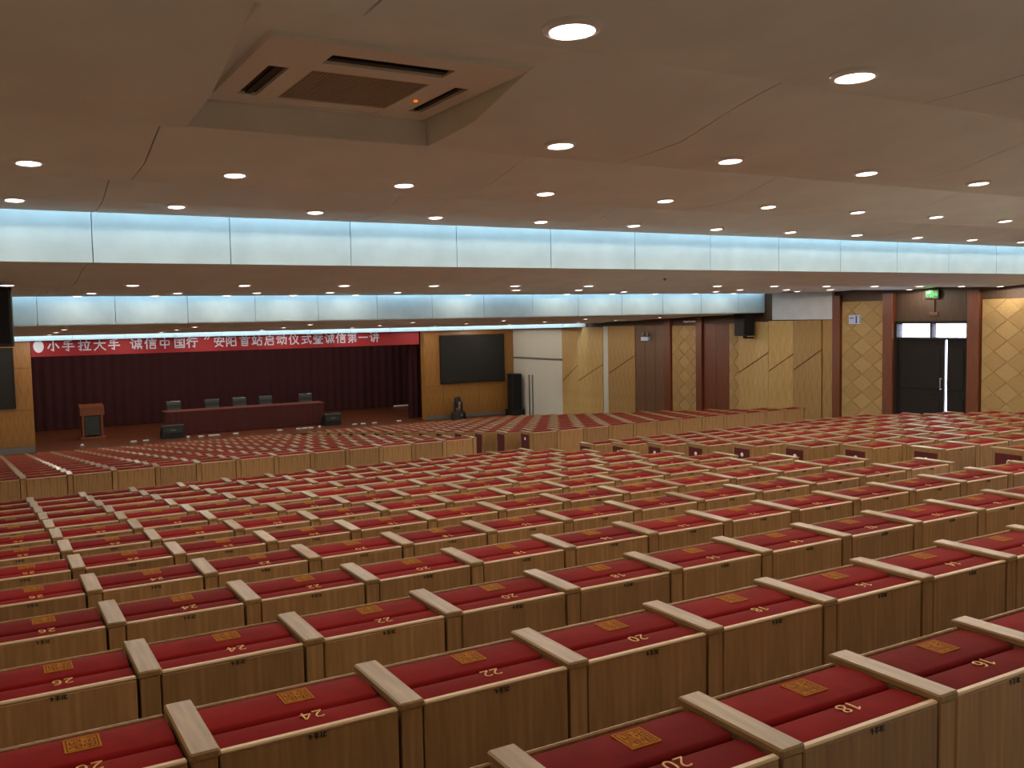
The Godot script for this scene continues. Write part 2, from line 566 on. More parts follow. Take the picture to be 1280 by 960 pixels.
func build_right_wall() -> void:
	var st := begin()
	add_abox(st, X1, X1 + 0.2, -4.6, 1.6, -4.3, 11.36)
	add_abox(st, X1, X1 + 0.2, -4.6, 1.6, 13.05, STAGE_F)
	add_abox(st, X1, X1 + 0.2, -0.20, 1.6, 11.36, 13.05)
	add_abox(st, X1, X1 + 0.2, -4.6, -2.72, 11.36, 13.05)
	var wall := structure(finish(st), M.brown_dark, "wall_right")
	var low := -4.3
	# pale part beside the stage, with a dark rail across it
	flat_panel(25.94, 29.17, low, -1.40, 0.03, M.pale_wall, "pale_panel", wall)
	flat_panel(25.94, 29.17, -1.34, -0.30, 0.03, M.pale_wall, "pale_panel", wall)
	show_mesh(abox(X1 - 0.055, X1, -1.398, -1.342, 25.94, 29.17, 0.01), M.grey, "rail", wall)
	# folded gold panels
	grooved_panel(24.77, 25.92, low, -0.31, 0.20, 0.05, 25.56, -1.894, -0.503, M.gold, wall)
	grooved_panel(23.63, 24.77, low, -0.29, 0.05, 0.20, 24.5, -1.875, -0.486, M.gold, wall)
	flat_panel(23.28, 23.62, low, -0.27, 0.03, M.pale_wall, "pale_panel", wall)
	grooved_panel(22.0, 23.27, low, -0.26, 0.05, 0.10, 23.22, -1.706, -0.471, M.gold_dark, wall)
	for k in 3:
		flat_panel(20.62 + k * 0.46, 21.07 + k * 0.46, low, -0.25, 0.03, M.brown, "wall_panel", wall)
	flat_panel(20.33, 20.61, low, -0.02, 0.10, M.redwood, "pilaster", wall)
	lozenge_panel(19.28, 20.32, low, -0.26, wall)
	flat_panel(19.04, 19.27, low, 0.0, 0.10, M.redwood, "pilaster", wall)
	for k in 2:
		flat_panel(18.06 + k * 0.49, 18.54 + k * 0.49, low, -0.22, 0.03, M.redwood, "wall_panel", wall)
	lozenge_panel(17.70, 18.05, low, -0.21, wall)
	grooved_panel(16.52, 17.69, low, -0.18, 0.20, 0.05, 17.548, -1.41, -0.465, M.gold, wall)
	grooved_panel(15.86, 16.51, low, -0.16, 0.05, 0.20, 16.519, -1.392, -0.663, M.gold, wall)
	grooved_panel(14.99, 15.85, low, -0.155, 0.08, 0.05, 15.693, -1.246, -0.571, M.gold_dark, wall)
	flat_panel(14.67, 14.98, low, -0.15, 0.05, M.gold_dark, "wall_panel", wall)
	show_mesh(abox(X1 - 0.09, X1, -0.14, 0.51, 14.67, 16.50, 0.006), M.bulk, "white_bulkhead", wall)
	flat_panel(14.45, 14.66, low, 0.40, 0.10, M.redwood, "pilaster", wall)
	lozenge_panel(13.32, 14.44, low, 0.25, wall)
	flat_panel(13.06, 13.31, low, 0.40, 0.10, M.redwood, "pilaster", wall)
	flat_panel(11.10, 11.35, low, 0.40, 0.10, M.redwood, "pilaster", wall)
	lozenge_panel(9.0, 11.08, low, 0.21, wall)
	for k in 3:
		flat_panel(8.70 - k * 2.6, 8.95 - k * 2.6, low, 0.38, 0.10, M.redwood, "pilaster", wall)
	# door: two dark leaves standing ajar under two panes
	var door := Node3D.new()
	put(door, "door_1")
	door.set_meta("kind", "structure")
	st = begin()
	add_abox(st, X1 - 0.04, X1 + 0.16, -2.70, -0.21, 13.0, 13.05, 0.004)
	add_abox(st, X1 - 0.04, X1 + 0.16, -2.70, -0.21, 11.36, 11.41, 0.004)
	add_abox(st, X1 - 0.04, X1 + 0.16, -0.255, -0.20, 11.36, 13.05, 0.004)
	add_abox(st, X1 - 0.02, X1 + 0.14, -0.585, -0.535, 11.41, 13.0, 0.004)
	add_abox(st, X1 - 0.02, X1 + 0.14, -0.54, -0.25, 12.185, 12.225, 0.004)
	show_mesh(finish(st), M.door, "door_frame", door)
	show_mesh(abox(X1 + 0.05, X1 + 0.056, -0.54, -0.25, 11.41, 12.19), M.glass, "window_pane", door)
	show_mesh(abox(X1 + 0.05, X1 + 0.056, -0.54, -0.25, 12.22, 13.0), M.glass, "window_pane", door)
	for leaf in [[11.915, 13.02], [11.39, 11.858]]:
		var d := show_mesh(abox(X1 + 0.02, X1 + 0.07, -2.69, -0.565, leaf[0], leaf[1], 0.006), M.door, "door_leaf", door)
		for row in [[-2.5, -1.75], [-1.6, -0.75]]:
			show_mesh(abox(X1 + 0.008, X1 + 0.022, row[0], row[1], leaf[0] + 0.1, leaf[1] - 0.1, 0.006), M.door, "raised_panel", d)
		var hf: float = leaf[0] + 0.05 if leaf[0] > 11.6 else leaf[1] - 0.05
		st = begin()
		bar(st, at(X1 - 0.04, -1.60, hf), at(X1 - 0.04, -1.35, hf), 0.012)
		bar(st, at(X1 - 0.04, -1.58, hf), at(X1 + 0.02, -1.58, hf), 0.009)
		bar(st, at(X1 - 0.04, -1.37, hf), at(X1 + 0.02, -1.37, hf), 0.009)
		show_mesh(finish(st), M.steel, "door_handle", d)
	structure(abox(X1 + 0.2, X1 + 14.0, -3.0, -2.72, 2.0, 22.0), M.outside, "floor_outside")

# ---------------------------------------------------------------- wall round the stage opening
const OPEN0 := 1.43
const OPEN1 := 13.45

func build_stage_front() -> void:
	var st := begin()
	add_abox(st, X0 - 0.2, OPEN0, -4.6, 1.6, STAGE_F + 0.03, STAGE_F + 0.3)
	add_abox(st, OPEN1, X1 + 0.2, -4.6, 1.6, STAGE_F + 0.03, STAGE_F + 0.3)
	add_abox(st, OPEN0, OPEN1, -0.22, 1.6, STAGE_F + 0.03, STAGE_F + 0.3)
	var wall := structure(finish(st), M.screen_wood, "wall_front")
	for side in [[X0 + 0.01, OPEN0], [OPEN1, X1 - 0.06]]:
		var a: float = side[0]
		var b: float = side[1]
		var n := 5
		for k in n:
			var x0 := lerpf(a, b, float(k) / n) + 0.003
			var x1 := lerpf(a, b, float(k + 1) / n) - 0.003
			for h in [[-3.28, -2.262], [-2.255, -1.1], [-1.093, -0.29]]:
				show_mesh(abox(x0, x1, h[0], h[1], STAGE_F, STAGE_F + 0.03, 0.004), M.screen_wood, "wall_panel", wall)
	var base := Node3D.new()
	put(base, "baseboard_front")
	base.set_meta("kind", "structure")
	show_mesh(abox(X0, OPEN0, -3.47, -3.285, STAGE_F - 0.02, STAGE_F + 0.03, 0.004), M.grey, "baseboard_run", base)
	show_mesh(abox(OPEN1, X1 - 0.05, -3.40, -3.285, STAGE_F - 0.02, STAGE_F + 0.03, 0.004), M.grey, "baseboard_run", base)
	# stage box
	st = begin()
	add_abox(st, X0, X1, -4.6, STAGE_H, STAGE_F + 0.02, 36.0)
	add_abox(st, OPEN0, X1, -4.6, STAGE_H, STAGE_F - 0.9, STAGE_F + 0.02)
	var stage := structure(finish(st), M.stage, "floor_stage")
	show_mesh(abox(OPEN0, X1 - 0.06, STAGE_H - 0.04, STAGE_H + 0.004, STAGE_F - 0.93, STAGE_F - 0.88, 0.004), M.redwood, "stage_nosing", stage)
	st = begin()
	add_abox(st, X0 - 0.2, X0, -4.6, 1.6, STAGE_F + 0.3, 36.2)
	add_abox(st, X1, X1 + 0.2, -4.6, 1.6, STAGE_F + 0.3, 36.2)
	add_abox(st, X0 - 0.2, X1 + 0.2, -4.6, 1.6, 36.0, 36.2)
	structure(finish(st), M.black_cloth, "wall_stage")
	structure(abox(X0, X1, 0.4, 0.45, STAGE_F + 0.3, 36.0), M.black_cloth, "ceiling_stage")

# ---------------------------------------------------------------- seats
var P := {}

func glyph_text(s: String, size: float) -> TextMesh:
	var t := TextMesh.new()
	var fnt := SystemFont.new()
	fnt.font_names = PackedStringArray(["Droid Sans"])
	t.font = fnt
	t.text = s
	t.font_size = 32
	t.pixel_size = size / 23.0
	t.depth = 0.002
	t.curve_step = 4.0
	return t

# local box: x to the right, y up, f forward
func lb(x0: float, x1: float, y0: float, y1: float, f0: float, f1: float, b := 0.0) -> ArrayMesh:
	return box_mesh(Vector3(x0, y0, -f0), Vector3(x1, y1, -f1), b)

func cushion(x0: float, x1: float, y0: float, y1: float, f0: float, f1: float, r: float, puff: float) -> ArrayMesh:
	# rounded block whose top swells a little towards its middle
	var poly := PackedVector2Array([Vector2(f0, y0), Vector2(f1, y0)])
	for k in 5:
		var t := PI * 0.5 * k / 4
		poly.append(Vector2(f1 - r + r * cos(t), y1 - r + r * sin(t)))
	poly.append(Vector2((f0 + f1) * 0.5, y1 + puff))
	for k in 5:
		var t := PI * 0.5 + PI * 0.5 * k / 4
		poly.append(Vector2(f0 + r + r * cos(t), y1 - r + r * sin(t)))
	var st := begin()
	prism(st, poly, Transform3D(Basis(Vector3(0, 0, -1), Vector3(0, 1, 0), Vector3(1, 0, 0)), Vector3(x0, 0, 0)), x1 - x0, 1, poly.size() - 2)
	return finish(st)

func make_seat_parts() -> void:
	P.arm_panel = lb(0.006, 0.0715, 0.0, 0.656, 0.0, 0.355, 0.003)
	P.arm_cap = lb(0.0, 0.0775, 0.656, 0.68, -0.004, 0.371, 0.005)
	P.back_panel = lb(0.0765, 0.5755, 0.03, 0.657, 0.0, 0.02, 0.004)
	P.edge_strip = lb(0.0765, 0.5755, 0.657, 0.668, -0.001, 0.021, 0.004)
	P.back_cushion = cushion(0.079, 0.573, 0.36, 0.657, 0.022, 0.148, 0.018, 0.004)
	P.seat_cushion = cushion(0.079, 0.573, 0.30, 0.662, 0.151, 0.333, 0.018, 0.005)
	P.front_panel = lb(0.0765, 0.5755, 0.26, 0.664, 0.336, 0.348, 0.004)
	P.plinth = lb(0.13, 0.52, 0.0, 0.30, 0.07, 0.30, 0.006)
	var pt := begin()
	for q in [[0.312, 0.322, 0.646, 0.649], [0.315, 0.318, 0.640, 0.655], [0.310, 0.314, 0.651, 0.654], [0.326, 0.340, 0.652, 0.655], [0.331, 0.335, 0.639, 0.653], [0.326, 0.341, 0.644, 0.647], [0.345, 0.349, 0.640, 0.655], [0.352, 0.361, 0.650, 0.654], [0.352, 0.356, 0.640, 0.650], [0.356, 0.362, 0.640, 0.643]]:
		bevel_box(pt, Vector3(q[0], q[2], 0.0018), Vector3(q[1], q[3], -0.002), 0.0)
	P.plate = finish(pt)
	P.side_left = lb(-0.003, 0.007, 0.03, 0.63, 0.045, 0.315, 0.003)
	P.side_right = lb(0.0705, 0.081, 0.03, 0.63, 0.045, 0.315, 0.003)
	var st := begin()
	lathe(st, [Vector2(0, 0.0), Vector2(0.026, 0.0), Vector2(0.022, 0.006), Vector2(0, 0.007)], Transform3D(Basis(Vector3(0, 1, 0), Vector3(-1, 0, 0), Vector3(0, 0, 1)), Vector3(-0.003, 0.55, -0.17)), 14)
	P.badge = finish(st)
	# embroidered square, a thin patch on the cushion
	st = begin()
	var a := Vector3(0.309, 0.6672, -0.30)
	var c := Vector3(0.399, 0.6672, -0.21)
	var uv := [Vector2(1, 1), Vector2(0, 1), Vector2(0, 0), Vector2(1, 0)]
	var pts := [a, Vector3(c.x, a.y, a.z), c, Vector3(a.x, a.y, c.z)]
	for k in [0, 1, 2, 0, 2, 3]:
		st.set_uv(uv[k])
		st.add_vertex(pts[k])
	for e in 4:
		var p: Vector3 = pts[e]
		var q: Vector3 = pts[(e + 1) % 4]
		var d := Vector3(0, 0.004, 0)
		st.set_uv(Vector2(0.01, 0.01))
		quad(st, p, q, q - d, p - d, (p + q) * 0.5 - (a + c) * 0.5)
	P.emblem = finish(st)

func arm(seat: Node3D, x: float, wood: Material, side := 0) -> void:
	var a := show_mesh(P.arm_panel, wood, "armrest", seat, Vector3(x, 0, 0))
	show_mesh(P.arm_cap, M.cap, "arm_cap", a)
	if side == -1:
		var s := show_mesh(P.side_left, M.maroon, "side_cover", a)
		s.set_meta("label", "dark red cover on the aisle side")
		show_mesh(P.badge, M.trim, "badge", a)
	elif side == 1:
		show_mesh(P.side_right, M.maroon, "side_cover", a)

func make_seat(where: Vector3, number: String, detail: bool, left_aisle: bool, right_end: bool, label: String, group: String) -> void:
	var k := rng.randi_range(0, 2)
	var wood: Material = M["oak%d" % k]
	var red: Material = M["velvet%d" % rng.randi_range(0, 2)]
	var s := thing("auditorium_seat", label, "seat", where, group)
	arm(s, 0.0, wood, -1 if left_aisle else 0)
	if right_end:
		arm(s, W, wood, 1)
	var b := show_mesh(P.back_panel, wood, "back_panel", s)
	show_mesh(P.edge_strip, M.edge, "edge_strip", b)
	var bc := show_mesh(P.back_cushion, red, "back_cushion", s)
	var sc := show_mesh(P.seat_cushion, red, "seat_cushion", s)
	var fp := show_mesh(P.front_panel, wood, "front_panel", s)
	fp.set_meta("label", "thin wooden front board")
	show_mesh(P.plinth, M.plinth, "plinth", s)
	if detail:
		show_mesh(P.emblem, M.emblem, "emblem", sc).set_meta("label", "square gold embroidered emblem")
		show_mesh(P.plate, M.plate, "row_mark", b)
		if number != "":
			for i in number.length():
				var digit := number[i]
				if not P.has("n" + digit):
					P["n" + digit] = glyph_text(digit, 0.045)
				var step := 0.034
				var t := show_mesh(P["n" + digit], M.thread, "seat_numeral", bc, Vector3(0.356 - step * (i - (number.length() - 1) * 0.5), 0.662, -0.108))
				t.basis = Basis(Vector3(-1, 0, 0), Vector3(0, 0, 1), Vector3(0, 1, 0))
				t.set_meta("label", "gold embroidered numeral " + digit)

func seen(p: Vector3) -> float:
	var q := cam.transform.affine_inverse() * p
	if q.z > -0.3:
		return -1.0
	var x := 640.0 + 1165.0 * q.x / -q.z
	var y := 480.0 - 1165.0 * q.y / -q.z
	if x < -60 or x > 1345 or y > 1010:
		return -1.0
	return -q.z

func build_seats() -> void:
	make_seat_parts()
	var list := []
	for r in range(1, 14):
		for c in range(-3, 26):
			if c == 12 or c == 13:
				continue
			list.append({"f": row_f(r), "h": row_h(r), "c": c, "r": r, "front": false})
	for k in 15:
		for c in range(-3, 26):
			if c == 12 or c == 13:
				continue
			list.append({"f": front_f(k), "h": front_h(k), "c": c, "r": k + 1, "front": true})
	for s in list:
		s.p = at(col_x(s.c, s.f), s.h - CAP_H, s.f)
		s.far = seen(s.p + Vector3(0.3, CAP_H, -0.15))
	var show := list.filter(func(s): return s.far > 0)
	show.sort_custom(func(a, b): return a.far < b.far)
	var rest := []
	for i in show.size():
		var s = show[i]
		if i >= 300:
			rest.append(s)
			continue
		var mid: bool = s.c < 12
		var num := ""
		if mid and not s.front and s.r <= 8:
			var n: int = (22 if s.r == 1 else 24) - 2 * s.c
			if n > 0:
				num = str(n)
		var label := ""
		var group := ""
		if s.front:
			label = "oak-backed red seat, %s row of the front section, %s right of aisle" % [ORD[s.r], ORD[s.c - 13]]
			group = "red seats of the front section"
		elif mid:
			group = "red seats left of the aisle"
			if num != "" and s.r <= 3:
				label = "oak-backed red seat embroidered %s, %s row from the camera" % [NUMBER[num], ORD[s.r]]
			else:
				label = "oak-backed red seat, %s row from the camera, %s seat left of the aisle" % [ORD[s.r], ORD[12 - s.c]]
		else:
			group = "red seats right of the aisle"
			label = "oak-backed red seat, %s row from the camera, %s seat right of the aisle" % [ORD[s.r], ORD[s.c - 13]]
			if s.c == 14:
				label += ", red side"
		if s.front and mid:
			label = "oak-backed red seat, %s row of the front section, %s left of aisle" % [ORD[s.r], ORD[12 - s.c]]
		make_seat(s.p, num, s.far < 15.0, s.c == 14, s.c == 11 or s.c == 25, label, group)
	for s in list:
		if s.far <= 0 and (s.c < 12 or s.f > 6.0):
			rest.append(s)
	# the small far seats and those outside the frame, joined into one object
	var sts := [begin(), begin(), begin(), begin(), begin()]
	for s in rest:
		var t := Transform3D(Basis.IDENTITY, s.p)
		sts[0].append_from(P.arm_panel, 0, t)
		sts[1].append_from(P.arm_cap, 0, t)
		sts[0].append_from(P.back_panel, 0, t)
		sts[1].append_from(P.edge_strip, 0, t)
		sts[2].append_from(P.back_cushion, 0, t)
		sts[2].append_from(P.seat_cushion, 0, t)
		sts[0].append_from(P.front_panel, 0, t)
		sts[3].append_from(P.plinth, 0, t)
		if s.c == 14:
			sts[4].append_from(P.side_left, 0, t)
		if s.c == 11 or s.c == 25:
			var e := t.translated(Vector3(W, 0, 0))
			sts[0].append_from(P.arm_panel, 0, e)
			sts[1].append_from(P.arm_cap, 0, e)
			sts[4].append_from(P.side_right, 0, e)
	var mesh := ArrayMesh.new()
	var mats := [M.oak0, M.cap, M.velvet0, M.plinth, M.maroon]
	for k in 5:
		sts[k].commit(mesh)
		mesh.surface_set_material(k, mats[k])
	var o := show_mesh(mesh, null, "distant_seats")
	tag(o, "rows of small red seats with oak backs in front of the stage", "seats")
	o.set_meta("kind", "stuff")

# ---------------------------------------------------------------- stage
const GLYPHS := {
	"小": [[50, 5, 50, 88, 36, 80], [28, 34, 10, 66], [70, 32, 92, 64]],
	"手": [[74, 6, 22, 16], [20, 34, 82, 34], [8, 58, 94, 58], [51, 12, 51, 92, 34, 84]],
	"拉": [[4, 28, 36, 28], [21, 6, 21, 92, 10, 84], [4, 62, 36, 48], [66, 4, 70, 18], [42, 26, 94, 26], [54, 40, 60, 72], [84, 38, 74, 80], [38, 90, 98, 90]],
	"大": [[8, 34, 94, 34], [50, 6, 48, 40, 34, 70, 8, 94], [51, 40, 66, 70, 94, 94]],
	"诚": [[12, 6, 24, 18], [4, 38, 20, 38, 20, 84, 32, 74], [38, 26, 96, 26], [46, 26, 46, 60, 36, 94], [46, 50, 64, 50, 62, 76, 54, 74], [70, 5, 76, 54, 94, 92, 97, 74], [92, 42, 80, 70, 62, 92], [82, 8, 92, 16]],
	"信": [[28, 4, 4, 46], [18, 30, 18, 95], [60, 4, 66, 14], [38, 22, 98, 22], [46, 38, 90, 38], [46, 52, 90, 52], [46, 66, 90, 66, 90, 94, 46, 94, 46, 66]],
	"中": [[12, 28, 88, 28, 88, 66, 12, 66, 12, 28], [50, 4, 50, 96]],
	"国": [[10, 8, 90, 8, 90, 94, 10, 94, 10, 8], [26, 26, 74, 26], [28, 48, 72, 48], [22, 76, 78, 76], [50, 26, 50, 76], [58, 58, 68, 68]],
	"行": [[30, 4, 6, 32], [34, 30, 4, 62], [22, 46, 22, 96], [42, 16, 92, 16], [38, 42, 98, 42], [72, 42, 72, 94, 58, 86]],
	"安": [[50, 2, 54, 14], [10, 34, 10, 18, 92, 18, 88, 34], [44, 28, 26, 66, 80, 94], [70, 40, 56, 72, 14, 96], [6, 50, 96, 50]],
	"阳": [[8, 8, 8, 96], [8, 8, 36, 8, 24, 38, 36, 60, 28, 72, 18, 70], [48, 12, 92, 12, 92, 92, 48, 92, 48, 12], [48, 50, 92, 50]],
	"首": [[30, 3, 38, 16], [70, 3, 62, 16], [4, 22, 96, 22], [50, 22, 44, 38], [22, 38, 78, 38, 78, 95, 22, 95, 22, 38], [22, 57, 78, 57], [22, 76, 78, 76]],
	"站": [[22, 4, 26, 16], [4, 24, 44, 24], [12, 38, 18, 70], [36, 36, 30, 72], [3, 84, 46, 76], [70, 4, 70, 50], [70, 26, 96, 26], [52, 50, 92, 50, 92, 94, 52, 94, 52, 50]],
	"启": [[52, 2, 58, 12], [20, 18, 86, 18, 86, 42, 20, 42], [20, 18, 20, 60, 6, 95], [34, 58, 86, 58, 86, 94, 34, 94, 34, 58]],
	"动": [[8, 18, 46, 18], [3, 40, 50, 40], [24, 40, 8, 80, 44, 72], [36, 58, 48, 84], [54, 30, 94, 30, 90, 90, 76, 84], [72, 4, 70, 50, 50, 94]],
	"仪": [[28, 4, 4, 46], [18, 30, 18, 95], [60, 6, 68, 20], [44, 26, 60, 64, 96, 95], [88, 22, 74, 66, 36, 96]],
	"式": [[6, 26, 94, 26], [10, 52, 52, 52], [31, 52, 31, 84], [4, 92, 58, 80], [64, 4, 70, 54, 90, 94, 97, 72], [80, 6, 90, 16]],
	"暨": [[10, 6, 44, 6, 44, 26, 10, 26, 10, 6], [10, 16, 44, 16], [10, 6, 10, 54, 34, 44], [32, 34, 46, 52], [54, 8, 92, 8], [54, 28, 96, 28], [72, 8, 72, 40, 52, 58], [78, 36, 78, 54, 96, 54], [26, 62, 76, 62, 76, 86, 26, 86, 26, 62], [26, 74, 76, 74], [4, 95, 96, 95]],
	"第": [[22, 2, 8, 22], [16, 10, 46, 10], [30, 12, 36, 22], [62, 2, 50, 22], [56, 10, 94, 10], [72, 12, 78, 22], [14, 30, 84, 30, 84, 48, 18, 48, 14, 66, 90, 66, 84, 88, 72, 84], [50, 30, 50, 97], [48, 66, 12, 94]],
	"一": [[4, 48, 96, 48]],
	"讲": [[12, 6, 24, 18], [4, 38, 20, 38, 20, 86, 34, 74], [40, 28, 96, 28], [36, 56, 98, 56], [56, 6, 56, 60, 40, 95], [80, 6, 80, 96]],
	"“": [[40, 6, 28, 22], [66, 6, 54, 22]],
}

func strokes(st: SurfaceTool, g: Array, x: float, h_top: float, f: float, size: float, wide: float) -> void:
	for s in g:
		for k in range(0, s.size() - 3, 2):
			var a := Vector2(s[k], 100 - s[k + 1]) * size / 100.0
			var b := Vector2(s[k + 2], 100 - s[k + 3]) * size / 100.0
			var d := (b - a).normalized() * wide * 0.5
			var n := Vector2(-d.y, d.x)
			var poly := PackedVector2Array([a - d - n, b + d - n, b + d + n, a - d + n])
			prism(st, poly, Transform3D(Basis(Vector3(1, 0, 0), Vector3(0, 1, 0), Vector3(0, 0, 1)), at(x - size * 0.5, h_top - size, f)), 0.006)

func build_stage() -> void:
	# back curtain of deep pleats, and a leg at each side
	var st := begin()
	var poly := PackedVector2Array()
	var n := 380
	for i in n + 1:
		var x := lerpf(-1.0, 16.6, float(i) / n)
		poly.append(Vector2(x, 0.022 * sin(x * TAU / 0.31) + 0.02 * sin(x * 5.1)))
	for i in range(n, -1, -1):
		poly.append(Vector2(poly[i].x, poly[i].y + 0.012))
	prism(st, poly, Transform3D(Basis(Vector3(1, 0, 0), Vector3(0, 0, -1), Vector3(0, 1, 0)), at(0, STAGE_H + 0.01, 34.6)), 3.9, 0, n - 1)
	var cur := show_mesh(finish(st), M.curtain, "stage_curtain")
	tag(cur, "wide dark maroon pleated curtain across the back of the stage", "curtain")
	for side in [[OPEN0 - 0.9, OPEN0 + 0.02, "left"], [OPEN1 - 0.26, OPEN1 + 0.7, "right"]]:
		st = begin()
		poly = PackedVector2Array()
		for i in 41:
			var x := lerpf(side[0], side[1], i / 40.0)
			poly.append(Vector2(x, 0.04 * sin(x * TAU / 0.2)))
		for i in range(40, -1, -1):
			poly.append(Vector2(poly[i].x, poly[i].y + 0.01))
		prism(st, poly, Transform3D(Basis(Vector3(1, 0, 0), Vector3(0, 0, -1), Vector3(0, 1, 0)), at(0, STAGE_H + 0.01, 30.1)), 3.6, 0, 39)
		tag(show_mesh(finish(st), M.curtain, "side_curtain"), "narrow dark curtain leg at the %s edge of the stage opening" % side[2], "curtain")
	# banner
	var ban := thing("stage_banner", "long red banner with white Chinese lettering hung across the stage opening", "banner", at(7.3, -0.78, 29.1))
	st = begin()
	bevel_box(st, Vector3(1.44 - 7.3, 0, -0.008), Vector3(13.22 - 7.3, 0.51, 0.0), 0.0)
	show_mesh(finish(st), M.banner, "banner_cloth", ban)
	var text := "小手拉大手诚信中国行“安阳首站启动仪式暨诚信第一讲"
	var xs := [2.0, 2.38, 2.8, 3.2, 3.58, 4.18, 4.58, 4.98, 5.4, 5.76, 6.21, 6.56, 6.92, 7.33, 7.71, 8.1, 8.49, 8.88, 9.29, 9.67, 10.05, 10.44, 10.83, 11.21, 11.6]
	for i in text.length():
		st = begin()
		strokes(st, GLYPHS[text[i]], xs[i], -0.332, 29.098, 0.325, 0.034)
		show_mesh(finish(st), M.letter, "character", ban, -ban.position)
	st = begin()
	lathe(st, [Vector2(0, 0), Vector2(0.13, 0), Vector2(0.13, 0.008), Vector2(0, 0.008)], Transform3D(Basis(Vector3(1, 0, 0), Vector3(0, 0, 1), Vector3(0, -1.35, 0)), at(1.63, -0.49, 29.094)), 24)
	show_mesh(finish(st), M.letter, "round_crest", ban, -ban.position).set_meta("label", "white oval crest")
	# lectern
	var lec := thing("lectern", "brown wooden lectern with dark front panel on the left of the stage", "lectern", at(3.09, STAGE_H, 31.1))
	st = begin()
	prism(st, PackedVector2Array([Vector2(-0.26, 0.74), Vector2(0.26, 0.74), Vector2(0.26, 1.06), Vector2(-0.26, 0.99)]), Transform3D(Basis(Vector3(0, 0, -1), Vector3(0, 1, 0), Vector3(1, 0, 0)), Vector3(-0.34, 0, 0)), 0.68)
	show_mesh(finish(st), M.lectern, "desk_top", lec)
	for x in [-0.30, 0.23]:
		show_mesh(lb(x, x + 0.07, 0.09, 0.74, -0.22, -0.15, 0.006), M.lectern, "post", lec)
		show_mesh(lb(x, x + 0.07, 0.09, 0.74, 0.12, 0.19, 0.006), M.lectern, "post", lec)
	show_mesh(lb(-0.22, 0.22, 0.12, 0.74, -0.17, 0.17, 0.01), M.leather, "front_panel", lec)
	show_mesh(lb(-0.36, 0.36, 0.0, 0.09, -0.26, 0.26, 0.01), M.lectern, "base", lec)
	st = begin()
	bar(st, Vector3(0.1, 1.0, -0.1), Vector3(0.1, 1.25, -0.05), 0.008)
	bar(st, Vector3(0.1, 1.24, -0.05), Vector3(0.1, 1.31, 0.0), 0.016)
	show_mesh(finish(st), M.black, "microphone", lec)
	# table
	var tb := thing("speakers_table", "long table under a dark maroon cloth in the middle of the stage", "table", at(7.66, STAGE_H, 30.3))
	show_mesh(lb(-2.55, 2.55, 0.715, 0.745, -0.02, 0.62, 0.006), M.table_top, "table_top", tb)
	st = begin()
	poly = PackedVector2Array()
	for i in 161:
		var x := lerpf(-2.52, 2.52, i / 160.0)
		poly.append(Vector2(x, 0.008 * sin(x * TAU / 0.18)))
	for i in range(160, -1, -1):
		poly.append(Vector2(poly[i].x, poly[i].y + 0.01))
	prism(st, poly, Transform3D(Basis(Vector3(1, 0, 0), Vector3(0, 0, -1), Vector3(0, 1, 0)), Vector3(0, 0.01, 0)), 0.705, 0, 159)
	box(st, Vector3(-2.53, 0.01, -0.6), Vector3(-2.515, 0.715, 0.0))
	box(st, Vector3(2.515, 0.01, -0.6), Vector3(2.53, 0.715, 0.0))
	show_mesh(finish(st), M.table, "cloth_skirt", tb)
	for x in [-2.45, 2.45]:
		for f in [0.06, 0.55]:
			show_mesh(lb(x - 0.025, x + 0.025, 0.0, 0.715, f - 0.025, f + 0.025), M.black, "leg", tb)
	# chairs behind it
	var spots := [5.50, 6.69, 7.57, 8.44, 9.81]
	var which := ["leftmost", "second", "third", "fourth", "rightmost"]
	for i in 5:
		var ch := thing("stage_chair", "dark padded chair behind the stage table, %s of the five" % which[i], "chair", at(spots[i], STAGE_H, 31.3), "dark chairs behind the stage table")
		show_mesh(lb(-0.24, 0.24, 0.42, 0.50, -0.22, 0.24, 0.03), M.leather, "seat", ch)
		var bk := show_mesh(lb(-0.235, 0.235, 0.56, 1.02, -0.26, -0.20, 0.03), M.leather, "backrest", ch)
		show_mesh(lb(-0.21, 0.21, 0.90, 1.0, -0.272, -0.255, 0.01), M.leather_pale, "head_pad", bk)
		show_mesh(lb(-0.21, 0.21, 0.66, 0.78, -0.272, -0.255, 0.01), M.leather_pale, "lumbar_pad", bk)
		for x in [-0.22, 0.20]:
			show_mesh(lb(x, x + 0.02, 0.0, 0.62, -0.25, -0.22), M.black, "leg", ch)
			show_mesh(lb(x, x + 0.02, 0.0, 0.44, 0.20, 0.23), M.black, "leg", ch)
			show_mesh(lb(x - 0.01, x + 0.03, 0.62, 0.65, -0.22, 0.18, 0.006), M.black, "armrest", ch)
	# wedge monitors
	for w in [[5.19, 29.6, 0.64, "left"], [10.30, 29.75, 0.56, "right"]]:
		var mo := thing("stage_monitor", "black wedge loudspeaker on the stage edge by the table's %s end" % w[3], "loudspeaker", at(w[0], STAGE_H, w[1]), "wedge loudspeakers on the stage")
		st = begin()
		var hw: float = w[2] * 0.5
		prism(st, PackedVector2Array([Vector2(-0.04, 0.0), Vector2(0.40, 0.0), Vector2(0.36, 0.16), Vector2(0.06, 0.41), Vector2(-0.04, 0.36)]), Transform3D(Basis(Vector3(0, 0, -1), Vector3(0, 1, 0), Vector3(1, 0, 0)), Vector3(-hw, 0, 0)), w[2])
		show_mesh(finish(st), M.black, "cabinet", mo)
		show_mesh(lb(-hw + 0.04, hw - 0.04, 0.16, 0.33, -0.0, -0.047, 0.004), M.leather, "back_plate", mo)
		show_mesh(lb(-0.08, 0.08, 0.23, 0.26, -0.045, -0.056, 0.003), M.grey, "handle", mo)
